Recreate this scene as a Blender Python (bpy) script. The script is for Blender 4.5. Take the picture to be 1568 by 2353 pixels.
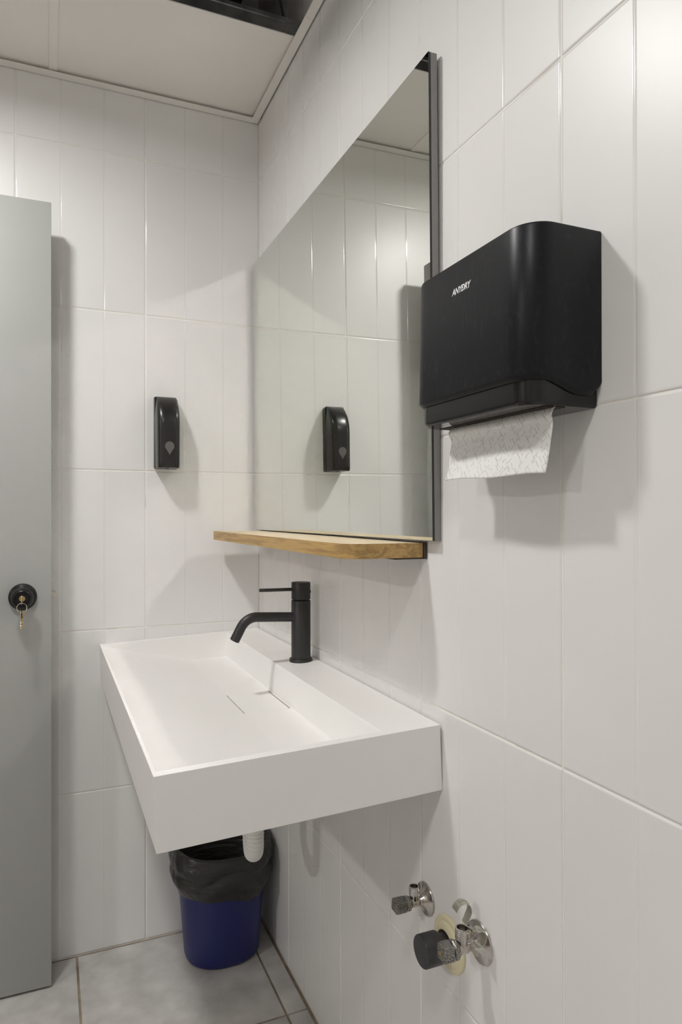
import bpy, bmesh, math, random
from mathutils import Vector, Matrix, Euler

random.seed(7)
scene = bpy.context.scene
for o in list(bpy.data.objects):
    bpy.data.objects.remove(o, do_unlink=True)

# ------------------------------------------------------------------ camera
# world: right wall is x = 0 (room at x < 0), back wall is y = 0 (room at y < 0), floor z = 0
W, H = 1568.0, 2353.0
FPX, CX, CY = 1524.4, 727.1, 1181.6
YAW, PITCH, ROLL = math.radians(22.063), math.radians(0.1476), math.radians(-0.0834)
cam_data = bpy.data.cameras.new('camera')
cam = bpy.data.objects.new('camera', cam_data)
scene.collection.objects.link(cam)
scene.camera = cam
cam_data.sensor_fit = 'VERTICAL'
cam_data.sensor_height = 36.0
cam_data.sensor_width = 24.0
cam_data.lens = FPX / H * 36.0
cam_data.shift_x = (W / 2 - CX) / H
cam_data.shift_y = -(H / 2 - CY) / H
cam_data.clip_start = 0.01
fwd = Vector((math.sin(YAW) * math.cos(PITCH), math.cos(YAW) * math.cos(PITCH), math.sin(PITCH)))
rgt = Vector((math.cos(YAW), -math.sin(YAW), 0))
up = rgt.cross(fwd)
r2 = rgt * math.cos(ROLL) + up * math.sin(ROLL)
u2 = up * math.cos(ROLL) - rgt * math.sin(ROLL)
m = Matrix((r2, u2, -fwd)).transposed().to_4x4()
m.translation = Vector((-0.6033, -1.9613, 1.2197))
cam.matrix_world = m

# ------------------------------------------------------------------ world, exposure
world = bpy.data.worlds.new('world')
scene.world = world
world.use_nodes = True
world.node_tree.nodes['Background'].inputs[0].default_value = (0.9, 0.95, 1.0, 1)
world.node_tree.nodes['Background'].inputs[1].default_value = 0.05
vs = scene.view_settings
vs.view_transform = 'Standard'
vs.look = 'None'
vs.gamma = 1.0
vs.use_curve_mapping = False
vs.exposure = 0.17
# ceiling lamps: x, y, z, radius, radiant power; the third hangs in the hall beyond the open doorway
LAMP_SPREAD = math.radians(170)
LAMP_COLOR = (1.0, 0.985, 0.965)
LAMPS = [(-0.93, -0.74, 2.437, 0.075, 11.5), (-0.90, -1.95, 2.437, 0.075, 5.5), (-3.40, -1.87, 2.42, 0.12, 30.0)]
cy = scene.cycles
cy.use_denoising = True
cy.max_bounces = 9
cy.diffuse_bounces = 7
cy.glossy_bounces = 5
cy.sample_clamp_indirect = 0.0
cy.caustics_reflective = True
cy.blur_glossy = 0.0
cy.use_light_tree = False


# ------------------------------------------------------------------ materials
def nt(mat):
    return mat.node_tree.nodes, mat.node_tree.links


def mat(name, color, rough=0.5, metal=0.0, coat=0.0, coat_rough=0.05, spec=0.5, emit=None, strength=0.0, alpha=1.0, trans=0.0, ior=1.5):
    m = bpy.data.materials.new(name)
    m.use_nodes = True
    b = m.node_tree.nodes['Principled BSDF']
    b.inputs['Base Color'].default_value = (*color, 1)
    b.inputs['Roughness'].default_value = rough
    b.inputs['Metallic'].default_value = metal
    b.inputs['Coat Weight'].default_value = coat
    b.inputs['Coat Roughness'].default_value = coat_rough
    b.inputs['Specular IOR Level'].default_value = spec
    b.inputs['IOR'].default_value = ior
    b.inputs['Transmission Weight'].default_value = trans
    if emit:
        b.inputs['Emission Color'].default_value = (*emit, 1)
        b.inputs['Emission Strength'].default_value = strength
    return m


def add_noise(m, c1, c2, scale=8.0, detail=6.0, lo=0.35, hi=0.65, rough=None, bump=0.0, bump_scale=40.0, stretch=(1, 1, 1), use_obj=True):
    """colour mottled between c1 and c2, optional roughness range and fine relief"""
    n, l = nt(m)
    b = n['Principled BSDF']
    tc = n.new('ShaderNodeTexCoord')
    mp = n.new('ShaderNodeMapping')
    mp.inputs['Scale'].default_value = stretch
    l.new(tc.outputs['Object'], mp.inputs[0])
    geo = n.new('ShaderNodeObjectInfo')
    addv = n.new('ShaderNodeVectorMath')
    addv.operation = 'ADD'
    l.new(mp.outputs[0], addv.inputs[0])
    mul = n.new('ShaderNodeVectorMath')
    mul.operation = 'SCALE'
    mul.inputs[3].default_value = 1.7
    l.new(geo.outputs['Location'], mul.inputs[0])
    l.new(mul.outputs[0], addv.inputs[1])
    no = n.new('ShaderNodeTexNoise')
    no.inputs['Scale'].default_value = scale
    no.inputs['Detail'].default_value = detail
    l.new(addv.outputs[0], no.inputs['Vector'])
    cr = n.new('ShaderNodeValToRGB')
    cr.color_ramp.elements[0].position = lo
    cr.color_ramp.elements[1].position = hi
    cr.color_ramp.elements[0].color = (*c1, 1)
    cr.color_ramp.elements[1].color = (*c2, 1)
    l.new(no.outputs['Fac'], cr.inputs[0])
    l.new(cr.outputs[0], b.inputs['Base Color'])
    if rough:
        mr = n.new('ShaderNodeMapRange')
        mr.inputs[3].default_value = rough[0]
        mr.inputs[4].default_value = rough[1]
        l.new(no.outputs['Fac'], mr.inputs[0])
        l.new(mr.outputs[0], b.inputs['Roughness'])
    if bump:
        n2 = n.new('ShaderNodeTexNoise')
        n2.inputs['Scale'].default_value = bump_scale
        n2.inputs['Detail'].default_value = 4
        l.new(addv.outputs[0], n2.inputs['Vector'])
        bp = n.new('ShaderNodeBump')
        bp.inputs['Strength'].default_value = bump
        bp.inputs['Distance'].default_value = 0.002
        l.new(n2.outputs['Fac'], bp.inputs['Height'])
        l.new(bp.outputs[0], b.inputs['Normal'])
    return m


M = {}
M['tile'] = mat('glazed_tile', (0.80, 0.79, 0.78), 0.36, spec=0.45)
add_noise(M['tile'], (0.784, 0.780, 0.774), (0.804, 0.800, 0.794), scale=3.0, detail=2)
M['tile_edge'] = mat('glazed_tile_edge', (0.80, 0.793, 0.782), 0.12)
M['grout'] = mat('pale_grout', (0.72, 0.69, 0.63), 0.85)
add_noise(M['grout'], (0.52, 0.46, 0.37), (0.84, 0.82, 0.78), scale=6.0, lo=0.28, hi=0.42)
M['floor_grout'] = mat('brown_grout', (0.25, 0.20, 0.15), 0.95)
add_noise(M['floor_grout'], (0.17, 0.13, 0.09), (0.36, 0.30, 0.23), scale=14.0)
M['floor_tile'] = mat('grey_floor_tile', (0.46, 0.45, 0.43), 0.5)
add_noise(M['floor_tile'], (0.43, 0.415, 0.395), (0.60, 0.585, 0.565), scale=16.0, detail=10, lo=0.3, hi=0.7, rough=(0.42, 0.6), bump=0.12, bump_scale=120)
M['ceiling'] = mat('painted_ceiling_panel', (0.70, 0.67, 0.63), 0.75)
add_noise(M['ceiling'], (0.85, 0.835, 0.81), (0.875, 0.86, 0.835), scale=4.0)
M['trim'] = mat('painted_angle_trim', (0.84, 0.825, 0.80), 0.55)
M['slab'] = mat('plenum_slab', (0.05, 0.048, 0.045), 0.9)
M['galv'] = mat('galvanised_steel', (0.34, 0.35, 0.35), 0.42, metal=0.85)
add_noise(M['galv'], (0.26, 0.27, 0.27), (0.42, 0.43, 0.43), scale=24.0, stretch=(1, 1, 1))
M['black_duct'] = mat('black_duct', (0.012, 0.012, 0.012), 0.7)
M['rubber'] = mat('black_cable', (0.01, 0.01, 0.01), 0.5)
M['door'] = mat('grey_door_paint', (0.42, 0.44, 0.43), 0.45)
add_noise(M['door'], (0.365, 0.375, 0.362), (0.385, 0.393, 0.38), scale=2.5, bump=0.04, bump_scale=200)
M['matte_black'] = mat('matte_black_metal', (0.022, 0.021, 0.021), 0.42)
M['knob_black'] = mat('black_knob', (0.008, 0.008, 0.008), 0.28, spec=0.3)
M['brass'] = mat('brass', (0.55, 0.42, 0.18), 0.35, metal=1.0)
M['nickel'] = mat('nickel', (0.62, 0.58, 0.50), 0.25, metal=1.0)
M['chrome'] = mat('worn_chrome', (0.62, 0.60, 0.58), 0.14, metal=1.0)
add_noise(M['chrome'], (0.50, 0.45, 0.41), (0.72, 0.71, 0.70), scale=60.0, rough=(0.08, 0.3))
M['chrome_pitted'] = mat('pitted_chrome', (0.4, 0.39, 0.38), 0.3, metal=0.9)
add_noise(M['chrome_pitted'], (0.11, 0.105, 0.10), (0.46, 0.445, 0.42), scale=700.0, detail=3, lo=0.40, hi=0.62, rough=(0.5, 0.25), bump=0.3, bump_scale=500)
M['cream'] = mat('cream_plastic', (0.76, 0.70, 0.48), 0.4)
M['dark_rubber'] = mat('dark_grey_cap', (0.045, 0.045, 0.05), 0.33)
add_noise(M['dark_rubber'], (0.022, 0.022, 0.025), (0.045, 0.045, 0.048), scale=60.0, rough=(0.28, 0.5))
M['dark_hole'] = mat('dark_hole', (0.035, 0.028, 0.022), 0.9)
M['clip'] = mat('clip_steel', (0.58, 0.57, 0.50), 0.3, metal=1.0)
M['basin'] = mat('solid_surface', (0.86, 0.85, 0.835), 0.38)
add_noise(M['basin'], (0.85, 0.84, 0.825), (0.87, 0.86, 0.848), scale=5.0)
M['slot'] = mat('drain_slot', (0.36, 0.31, 0.24), 0.8)
M['hose'] = mat('white_hose', (0.74, 0.74, 0.72), 0.4)
M['mirror'] = mat('mirror_silver', (0.80, 0.815, 0.775), 0.0, metal=1.0)
M['mirror_edge'] = mat('mirror_edge', (0.015, 0.016, 0.015), 0.25)
M['frame'] = mat('brushed_grey_frame', (0.26, 0.25, 0.245), 0.5, metal=0.3)
add_noise(M['frame'], (0.262, 0.252, 0.25), (0.272, 0.262, 0.26), scale=300.0)
M['bracket'] = mat('dark_bracket', (0.05, 0.035, 0.03), 0.5)
M['plastic_black'] = mat('scuffed_black_plastic', (0.016, 0.0165, 0.018), 0.36, spec=0.22)
M['smoked'] = mat('smoked_plastic', (0.012, 0.012, 0.012), 0.06, spec=0.4)
M['satin_black'] = mat('satin_black_plastic', (0.017, 0.016, 0.0155), 0.27)
M['drop'] = mat('smoky_window', (0.12, 0.12, 0.115), 0.2)
M['logo'] = mat('white_print', (0.85, 0.85, 0.87), 0.5)
M['bin'] = mat('navy_plastic', (0.012, 0.017, 0.115), 0.42)
M['liner'] = mat('black_liner', (0.026, 0.025, 0.023), 0.30)
M['lens'] = mat('lamp_lens', (0.9, 0.9, 0.9), 0.4, emit=(1.0, 0.965, 0.92), strength=1.0)
M['white_metal'] = mat('white_lamp_ring', (0.8, 0.8, 0.79), 0.4)
M['plaster'] = mat('plain_plaster', (0.62, 0.60, 0.57), 0.8)
add_noise(M['plaster'], (0.60, 0.58, 0.55), (0.64, 0.62, 0.59), scale=3.0)


def far_tile_material():
    """walls behind the camera: the same tiling, as a brick pattern"""
    m = mat('tile_pattern', (0.74, 0.72, 0.69), 0.25)
    n, l = nt(m)
    tc = n.new('ShaderNodeTexCoord')
    sp = n.new('ShaderNodeSeparateXYZ')
    l.new(tc.outputs['Object'], sp.inputs[0])
    ad = n.new('ShaderNodeMath')
    ad.operation = 'ADD'
    l.new(sp.outputs[0], ad.inputs[0])
    l.new(sp.outputs[1], ad.inputs[1])
    cb = n.new('ShaderNodeCombineXYZ')
    l.new(ad.outputs[0], cb.inputs[0])
    l.new(sp.outputs[2], cb.inputs[1])
    br = n.new('ShaderNodeTexBrick')
    br.offset = 0.0
    br.inputs['Scale'].default_value = 1.0
    br.inputs['Brick Width'].default_value = 0.343
    br.inputs['Row Height'].default_value = 0.45
    br.inputs['Mortar Size'].default_value = 0.0015
    br.inputs['Color1'].default_value = (0.80, 0.79, 0.775, 1)
    br.inputs['Color2'].default_value = (0.795, 0.785, 0.77, 1)
    br.inputs['Mortar'].default_value = (0.6, 0.56, 0.5, 1)
    l.new(cb.outputs[0], br.inputs[0])
    l.new(br.outputs[0], n['Principled BSDF'].inputs['Base Color'])
    return m


M['far_tile'] = far_tile_material()


def wood_material(name, along='y'):
    m = mat(name, (0.5, 0.33, 0.14), 0.45)
    n, l = nt(m)
    b = n['Principled BSDF']
    tc = n.new('ShaderNodeTexCoord')
    mp = n.new('ShaderNodeMapping')
    mp.inputs['Scale'].default_value = (9, 0.9, 14)
    l.new(tc.outputs['Object'], mp.inputs[0])
    no = n.new('ShaderNodeTexNoise')
    no.inputs['Scale'].default_value = 3.2
    no.inputs['Detail'].default_value = 8
    no.inputs['Distortion'].default_value = 0.6
    l.new(mp.outputs[0], no.inputs['Vector'])
    mp2 = n.new('ShaderNodeMapping')
    mp2.inputs['Scale'].default_value = (60, 5, 90)
    l.new(tc.outputs['Object'], mp2.inputs[0])
    n2 = n.new('ShaderNodeTexNoise')
    n2.inputs['Scale'].default_value = 4.0
    n2.inputs['Detail'].default_value = 5
    l.new(mp2.outputs[0], n2.inputs['Vector'])
    wv = n.new('ShaderNodeMath')
    wv.operation = 'MULTIPLY'
    wv.inputs[1].default_value = 26.0
    l.new(no.outputs['Fac'], wv.inputs[0])
    sn = n.new('ShaderNodeMath')
    sn.operation = 'SINE'
    l.new(wv.outputs[0], sn.inputs[0])
    mr = n.new('ShaderNodeMapRange')
    mr.inputs[1].default_value = -1
    mr.inputs[2].default_value = 1
    l.new(sn.outputs[0], mr.inputs[0])
    mixf = n.new('ShaderNodeMath')
    mixf.operation = 'MULTIPLY_ADD'
    mixf.inputs[1].default_value = 0.45
    l.new(mr.outputs[0], mixf.inputs[0])
    sc_ = n.new('ShaderNodeMath')
    sc_.operation = 'MULTIPLY'
    sc_.inputs[1].default_value = 0.6
    l.new(n2.outputs['Fac'], sc_.inputs[0])
    l.new(sc_.outputs[0], mixf.inputs[2])
    cr = n.new('ShaderNodeValToRGB')
    cr.color_ramp.elements[0].position = 0.15
    cr.color_ramp.elements[1].position = 0.85
    cr.color_ramp.elements[0].color = (0.31, 0.185, 0.062, 1)
    cr.color_ramp.elements[1].color = (0.55, 0.36, 0.135, 1)
    l.new(mixf.outputs[0], cr.inputs[0])
    l.new(cr.outputs[0], b.inputs['Base Color'])
    return m


M['oak'] = wood_material('oak_edge')
M['oak_top'] = mat('pale_oak_veneer', (0.68, 0.57, 0.38), 0.4)
add_noise(M['oak_top'], (0.63, 0.52, 0.335), (0.71, 0.60, 0.41), scale=10.0, stretch=(6, 0.6, 1))


def paper_material():
    m = mat('printed_paper', (0.84, 0.83, 0.80), 0.8)
    n, l = nt(m)
    b = n['Principled BSDF']
    tc = n.new('ShaderNodeTexCoord')
    masks = []
    for k, (rot, sc, la, lb, off) in enumerate([(0.95, 68, 0.48, 0.042, 0.0), (-0.75, 84, 0.34, 0.050, 5.3), (0.95, 120, 0.32, 0.060, 11.7)]):
        mp = n.new('ShaderNodeMapping')
        mp.vector_type = 'TEXTURE'
        mp.inputs['Rotation'].default_value = (0, 0, rot)
        l.new(tc.outputs['UV'], mp.inputs[0])
        m2 = n.new('ShaderNodeMapping')
        m2.inputs['Scale'].default_value = (sc, sc, 1)
        m2.inputs['Location'].default_value = (off, off * 0.7, 0)
        l.new(mp.outputs[0], m2.inputs[0])
        vo = n.new('ShaderNodeTexVoronoi')
        vo.voronoi_dimensions = '2D'
        vo.inputs['Scale'].default_value = 1.0
        l.new(m2.outputs[0], vo.inputs['Vector'])
        sub = n.new('ShaderNodeVectorMath')
        sub.operation = 'SUBTRACT'
        l.new(m2.outputs[0], sub.inputs[0])
        l.new(vo.outputs['Position'], sub.inputs[1])
        ab = n.new('ShaderNodeVectorMath')
        ab.operation = 'ABSOLUTE'
        l.new(sub.outputs[0], ab.inputs[0])
        sx = n.new('ShaderNodeSeparateXYZ')
        l.new(ab.outputs[0], sx.inputs[0])
        la_ = n.new('ShaderNodeMath')
        la_.operation = 'LESS_THAN'
        la_.inputs[1].default_value = la
        l.new(sx.outputs[0], la_.inputs[0])
        lb_ = n.new('ShaderNodeMath')
        lb_.operation = 'LESS_THAN'
        lb_.inputs[1].default_value = lb
        l.new(sx.outputs[1], lb_.inputs[0])
        lt = n.new('ShaderNodeMath')
        lt.operation = 'MULTIPLY'
        l.new(la_.outputs[0], lt.inputs[0])
        l.new(lb_.outputs[0], lt.inputs[1])
        # keep about half of the cells
        sp = n.new('ShaderNodeSeparateColor')
        l.new(vo.outputs['Color'], sp.inputs[0])
        g = n.new('ShaderNodeMath')
        g.operation = 'GREATER_THAN'
        g.inputs[1].default_value = 0.35
        l.new(sp.outputs[0], g.inputs[0])
        mu = n.new('ShaderNodeMath')
        mu.operation = 'MULTIPLY'
        l.new(lt.outputs[0], mu.inputs[0])
        l.new(g.outputs[0], mu.inputs[1])
        masks.append(mu)
    a = n.new('ShaderNodeMath')
    a.operation = 'MAXIMUM'
    l.new(masks[0].outputs[0], a.inputs[0])
    l.new(masks[1].outputs[0], a.inputs[1])
    a2 = n.new('ShaderNodeMath')
    a2.operation = 'MAXIMUM'
    l.new(a.outputs[0], a2.inputs[0])
    l.new(masks[2].outputs[0], a2.inputs[1])
    mx = n.new('ShaderNodeMix')
    mx.data_type = 'RGBA'
    mx.inputs['A'].default_value = (0.86, 0.858, 0.85, 1)
    mx.inputs['B'].default_value = (0.62, 0.62, 0.60, 1)
    l.new(a2.outputs[0], mx.inputs['Factor'])
    l.new(mx.outputs['Result'], b.inputs['Base Color'])
    no = n.new('ShaderNodeTexNoise')
    no.inputs['Scale'].default_value = 60
    l.new(tc.outputs['UV'], no.inputs['Vector'])
    bp = n.new('ShaderNodeBump')
    bp.inputs['Strength'].default_value = 0.25
    bp.inputs['Distance'].default_value = 0.002
    l.new(no.outputs['Fac'], bp.inputs['Height'])
    l.new(bp.outputs[0], b.inputs['Normal'])
    return m


M['paper'] = paper_material()


def scuffs(m, base, light, scale=(14, 14, 3), lo=0.62, hi=0.8, rot=0.5):
    n, l = nt(m)
    b = n['Principled BSDF']
    tc = n.new('ShaderNodeTexCoord')
    mp = n.new('ShaderNodeMapping')
    mp.inputs['Rotation'].default_value = (rot, 0, 0)
    mp.inputs['Scale'].default_value = scale
    l.new(tc.outputs['Object'], mp.inputs[0])
    no = n.new('ShaderNodeTexNoise')
    no.inputs['Scale'].default_value = 5
    no.inputs['Detail'].default_value = 9
    no.inputs['Distortion'].default_value = 1.2
    l.new(mp.outputs[0], no.inputs['Vector'])
    cr = n.new('ShaderNodeValToRGB')
    cr.color_ramp.elements[0].position = lo
    cr.color_ramp.elements[1].position = hi
    cr.color_ramp.elements[0].color = (*base, 1)
    cr.color_ramp.elements[1].color = (*light, 1)
    l.new(no.outputs['Fac'], cr.inputs[0])
    l.new(cr.outputs[0], b.inputs['Base Color'])


scuffs(M['plastic_black'], (0.0100, 0.0108, 0.0130), (0.028, 0.029, 0.032), scale=(22, 22, 9), lo=0.55, hi=0.85, rot=0.9)


# ------------------------------------------------------------------ builders
def link(name, me, m, parent=None):
    o = bpy.data.objects.new(name, me)
    scene.collection.objects.link(o)
    if m is not None:
        for mm in (m if isinstance(m, (list, tuple)) else [m]):
            me.materials.append(mm)
    if parent:
        o.parent = parent
    return o


def obj(name, bm, m, parent=None, smooth=True, angle=40):
    me = bpy.data.meshes.new(name)
    bmesh.ops.recalc_face_normals(bm, faces=bm.faces)
    bm.to_mesh(me)
    bm.free()
    if smooth:
        me.polygons.foreach_set('use_smooth', [True] * len(me.polygons))
        me.set_sharp_from_angle(angle=math.radians(angle))
    return link(name, me, m, parent)


def thing(name, label, cat, loc=(0, 0, 0), rot=(0, 0, 0), group=None):
    o = bpy.data.objects.new(name, None)
    o.empty_display_size = 0.05
    scene.collection.objects.link(o)
    o.location = loc
    o.rotation_euler = rot
    o['label'] = label
    o['category'] = cat
    if group:
        o['group'] = group
    return o


def structure(o, label=None):
    o['kind'] = 'structure'
    if label:
        o['label'] = label
    return o


def box(bm, a, b, bevel=0.0, seg=2):
    """axis-aligned box between corners a and b added to bm"""
    lo = [min(p, q) for p, q in zip(a, b)]
    hi = [max(p, q) for p, q in zip(a, b)]
    t = bmesh.new()
    bmesh.ops.create_cube(t, size=1.0)
    for v in t.verts:
        v.co = Vector([lo[i] + (v.co[i] + 0.5) * (hi[i] - lo[i]) for i in range(3)])
    if bevel > 0:
        bmesh.ops.bevel(t, geom=list(t.edges), offset=bevel, segments=seg, profile=0.5, affect='EDGES')
    merge(bm, t)
    return bm


def merge(bm, t, matrix=None):
    if matrix is not None:
        bmesh.ops.transform(t, matrix=matrix, verts=t.verts)
    me = bpy.data.meshes.new('tmp')
    t.to_mesh(me)
    t.free()
    bm.from_mesh(me)
    bpy.data.meshes.remove(me)


def nbox(a, b, bevel=0.0, seg=2):
    return box(bmesh.new(), a, b, bevel, seg)


def frame_from(axis):
    axis = Vector(axis).normalized()
    h = Vector((0, 0, 1)) if abs(axis.z) < 0.9 else Vector((0, 1, 0))
    u = h.cross(axis).normalized()
    v = axis.cross(u)
    return u, v, axis


def lathe(bm, prof, origin, axis, seg=32, close=True, sx=1.0, sy=1.0):
    """prof: list of (radius, distance along axis)"""
    u, v, w = frame_from(axis)
    origin = Vector(origin)
    rings = []
    for r, d in prof:
        if r < 1e-6:
            rings.append([bm.verts.new(origin + w * d)])
        else:
            rings.append([bm.verts.new(origin + w * d + u * (r * sx * math.cos(2 * math.pi * i / seg)) + v * (r * sy * math.sin(2 * math.pi * i / seg))) for i in range(seg)])
    for A, B in zip(rings, rings[1:]):
        if len(A) == 1 and len(B) == 1:
            continue
        for i in range(seg):
            j = (i + 1) % seg
            if len(A) == 1:
                bm.faces.new((A[0], B[i], B[j]))
            elif len(B) == 1:
                bm.faces.new((A[i], A[j], B[0]))
            else:
                bm.faces.new((A[i], A[j], B[j], B[i]))
    if close:
        for R in (rings[0], rings[-1]):
            if len(R) > 2:
                bm.faces.new(R)
    return bm


def tube(bm, pts, rad, seg=16, cap=True):
    """tube along a polyline; rad a number or a list"""
    pts = [Vector(p) for p in pts]
    n = len(pts)
    tang = []
    for i in range(n):
        a = pts[max(0, i - 1)]
        b = pts[min(n - 1, i + 1)]
        tang.append((b - a).normalized())
    u, v, w = frame_from(tang[0])
    rings = []
    for i in range(n):
        if i:
            q = tang[i - 1].rotation_difference(tang[i])
            u = q @ u
            v = q @ v
        r = rad[i] if isinstance(rad, (list, tuple)) else rad
        rings.append([bm.verts.new(pts[i] + u * (r * math.cos(2 * math.pi * k / seg)) + v * (r * math.sin(2 * math.pi * k / seg))) for k in range(seg)])
    for A, B in zip(rings, rings[1:]):
        for k in range(seg):
            j = (k + 1) % seg
            bm.faces.new((A[k], A[j], B[j], B[k]))
    if cap:
        bm.faces.new(rings[0])
        bm.faces.new(rings[-1])
    return bm


def smooth_path(ctrl, n=12):
    """Catmull-Rom through control points"""
    c = [Vector(p) for p in ctrl]
    c = [c[0] * 2 - c[1]] + c + [c[-1] * 2 - c[-2]]
    out = []
    for i in range(1, len(c) - 2):
        p0, p1, p2, p3 = c[i - 1:i + 3]
        for k in range(n):
            t = k / n
            out.append(0.5 * ((2 * p1) + (p2 - p0) * t + (2 * p0 - 5 * p1 + 4 * p2 - p3) * t * t + (3 * p1 - p0 - 3 * p2 + p3) * t ** 3))
    out.append(c[-2])
    return out


def prism(bm, poly, d0, d1, to3):
    """poly 2-D outline extruded from d0 to d1; to3(a, b, d) -> Vector"""
    A = [bm.verts.new(to3(a, b, d0)) for a, b in poly]
    B = [bm.verts.new(to3(a, b, d1)) for a, b in poly]
    n = len(poly)
    for i in range(n):
        j = (i + 1) % n
        bm.faces.new((A[i], A[j], B[j], B[i]))
    bm.faces.new(A[::-1])
    bm.faces.new(B)
    return bm


def ribbon(bm, pts, width_vec, thick):
    """flat strip following pts, width along width_vec, given thickness"""
    pts = [Vector(p) for p in pts]
    wv = Vector(width_vec)
    rows = []
    for i, p in enumerate(pts):
        t = (pts[min(i + 1, len(pts) - 1)] - pts[max(i - 1, 0)]).normalized()
        nrm = t.cross(wv).normalized() * (thick / 2)
        rows.append([bm.verts.new(p + wv / 2 + nrm), bm.verts.new(p - wv / 2 + nrm), bm.verts.new(p - wv / 2 - nrm), bm.verts.new(p + wv / 2 - nrm)])
    for A, B in zip(rows, rows[1:]):
        for k in range(4):
            j = (k + 1) % 4
            bm.faces.new((A[k], A[j], B[j], B[k]))
    bm.faces.new(rows[0])
    bm.faces.new(rows[-1][::-1])
    return bm


# ------------------------------------------------------------------ wall tiles
G, TH = 0.1143, 0.45            # strip width (a third of a tile) and tile height
GAP, TT = 0.0011, 0.006         # half joint, tile thickness


def tile_mesh(w, h, grooves):
    """tile lying in the local u (x) / v (z) plane, glazed face at y = 0, body behind it (y > 0)"""
    e = [(0.0, 0.0013), (0.0006, 0.0006), (0.0018, 0.00012), (0.0035, 0.0)]
    us = {}
    for d, q in e:
        us[round(GAP + d, 5)] = q
        us[round(w - GAP - d, 5)] = q
    hw = 0.0030
    for c in grooves:
        for k in range(-4, 5):
            u = c + k / 4 * hw
            if GAP + 0.004 < u < w - GAP - 0.004:
                us[round(u, 5)] = 0.00042 * (0.5 + 0.5 * math.cos(math.pi * k / 4))
    ul = sorted(us)
    vs_ = {}
    for d, q in e:
        vs_[round(GAP + d, 5)] = q
        vs_[round(h - GAP - d, 5)] = q
    vl = sorted(vs_)
    bm = bmesh.new()
    g = [[bm.verts.new((u, max(us[u], vs_[v]) if min(us[u], vs_[v]) == 0 else min(0.0016, us[u] + vs_[v]), v)) for u in ul] for v in vl]
    for i in range(len(vl) - 1):
        for j in range(len(ul) - 1):
            bm.faces.new((g[i][j], g[i][j + 1], g[i + 1][j + 1], g[i + 1][j]))
    # side walls
    loop = g[0] + [r[-1] for r in g[1:]] + g[-1][-2::-1] + [r[0] for r in g[-2:0:-1]]
    back = [bm.verts.new((v.co.x, TT, v.co.z)) for v in loop]
    n = len(loop)
    for i in range(n):
        j = (i + 1) % n
        bm.faces.new((loop[i], back[i], back[j], loop[j]))
    me = bpy.data.meshes.new('wall_tile')
    bm.normal_update()
    bm.to_mesh(me)
    bm.free()
    me.polygons.foreach_set('use_smooth', [True] * len(me.polygons))
    # area-weighted vertex normals keep the big glazed fields flat
    acc = [Vector((0, 0, 0)) for _ in me.vertices]
    for p in me.polygons:
        if p.normal.y > -0.4:
            continue
        for vi in p.vertices:
            acc[vi] += p.normal * p.area
    me.normals_split_custom_set([(acc[l.vertex_index].normalized() if me.polygons[pi].normal.y < -0.4 else me.polygons[pi].normal)
                                 for pi, l in ((p.index, me.loops[li]) for p in me.polygons for li in p.loop_indices)])
    me.materials.append(M['tile'])
    me.materials.append(M['tile_edge'])
    for p in me.polygons:
        p.material_index = 1 if max(me.vertices[vi].co.y for vi in p.vertices) > 2e-5 else 0
    return me


full_tile = tile_mesh(3 * G, TH, [G, 2 * G])
WALL_TOP = 6 * TH

# back wall: tiles start in the corner and run to the left (local u axis = -x)
wall_back = structure(link('wall_back', nbox((0.15, 0.0014, -0.05), (-1.45, 0.12, 2.95)) and bpy.data.meshes.new('wall_back'), None))
bm = nbox((0.15, 0.0014, -0.05), (-1.50, 0.12, 2.95))
bm.to_mesh(wall_back.data)
bm.free()
wall_back.data.materials.append(M['grout'])
wall_right = structure(obj('wall_right', nbox((0.0014, 0.12, -0.05), (0.12, -3.1, 2.95)), M['grout'], smooth=False))


def place_tile(me, wall, origin, side):
    o = bpy.data.objects.new('wall_tile', me)
    scene.collection.objects.link(o)
    o.parent = wall
    o.location = origin
    if side == 'right':
        o.rotation_euler = (0, 0, -math.pi / 2)      # u -> -y, outward face -> -x
    return o


A0 = 0.1120 - G                     # first groove of the back wall sits at 0.112 from the corner
for row in range(6):
    for col in range(4):
        x1 = -(A0 + 3 * G * col)
        jit = random.uniform(-0.0002, 0.0002)
        # u runs +x from the tile's left edge
        place_tile(full_tile, wall_back, (x1 - 3 * G, jit, row * TH), 'back')

B0 = 1.3001                         # a joint of the right wall
first = B0 - 9 * G                  # width of the cut tile in the corner
cut = tile_mesh(first - 0.001, TH, [first - G - 0.001, first - 2 * G - 0.001])
cut_g = tile_mesh(first - 0.001, TH, [first - 0.001 - 2 * G, first - 0.001 - G])
for row in range(6):
    place_tile(cut_g, wall_right, (0, -0.001, row * TH), 'right')
    for col in range(8):
        jit = random.uniform(-0.0002, 0.0002)
        place_tile(full_tile, wall_right, (jit, -(first + 3 * G * col), row * TH), 'right')

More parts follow.
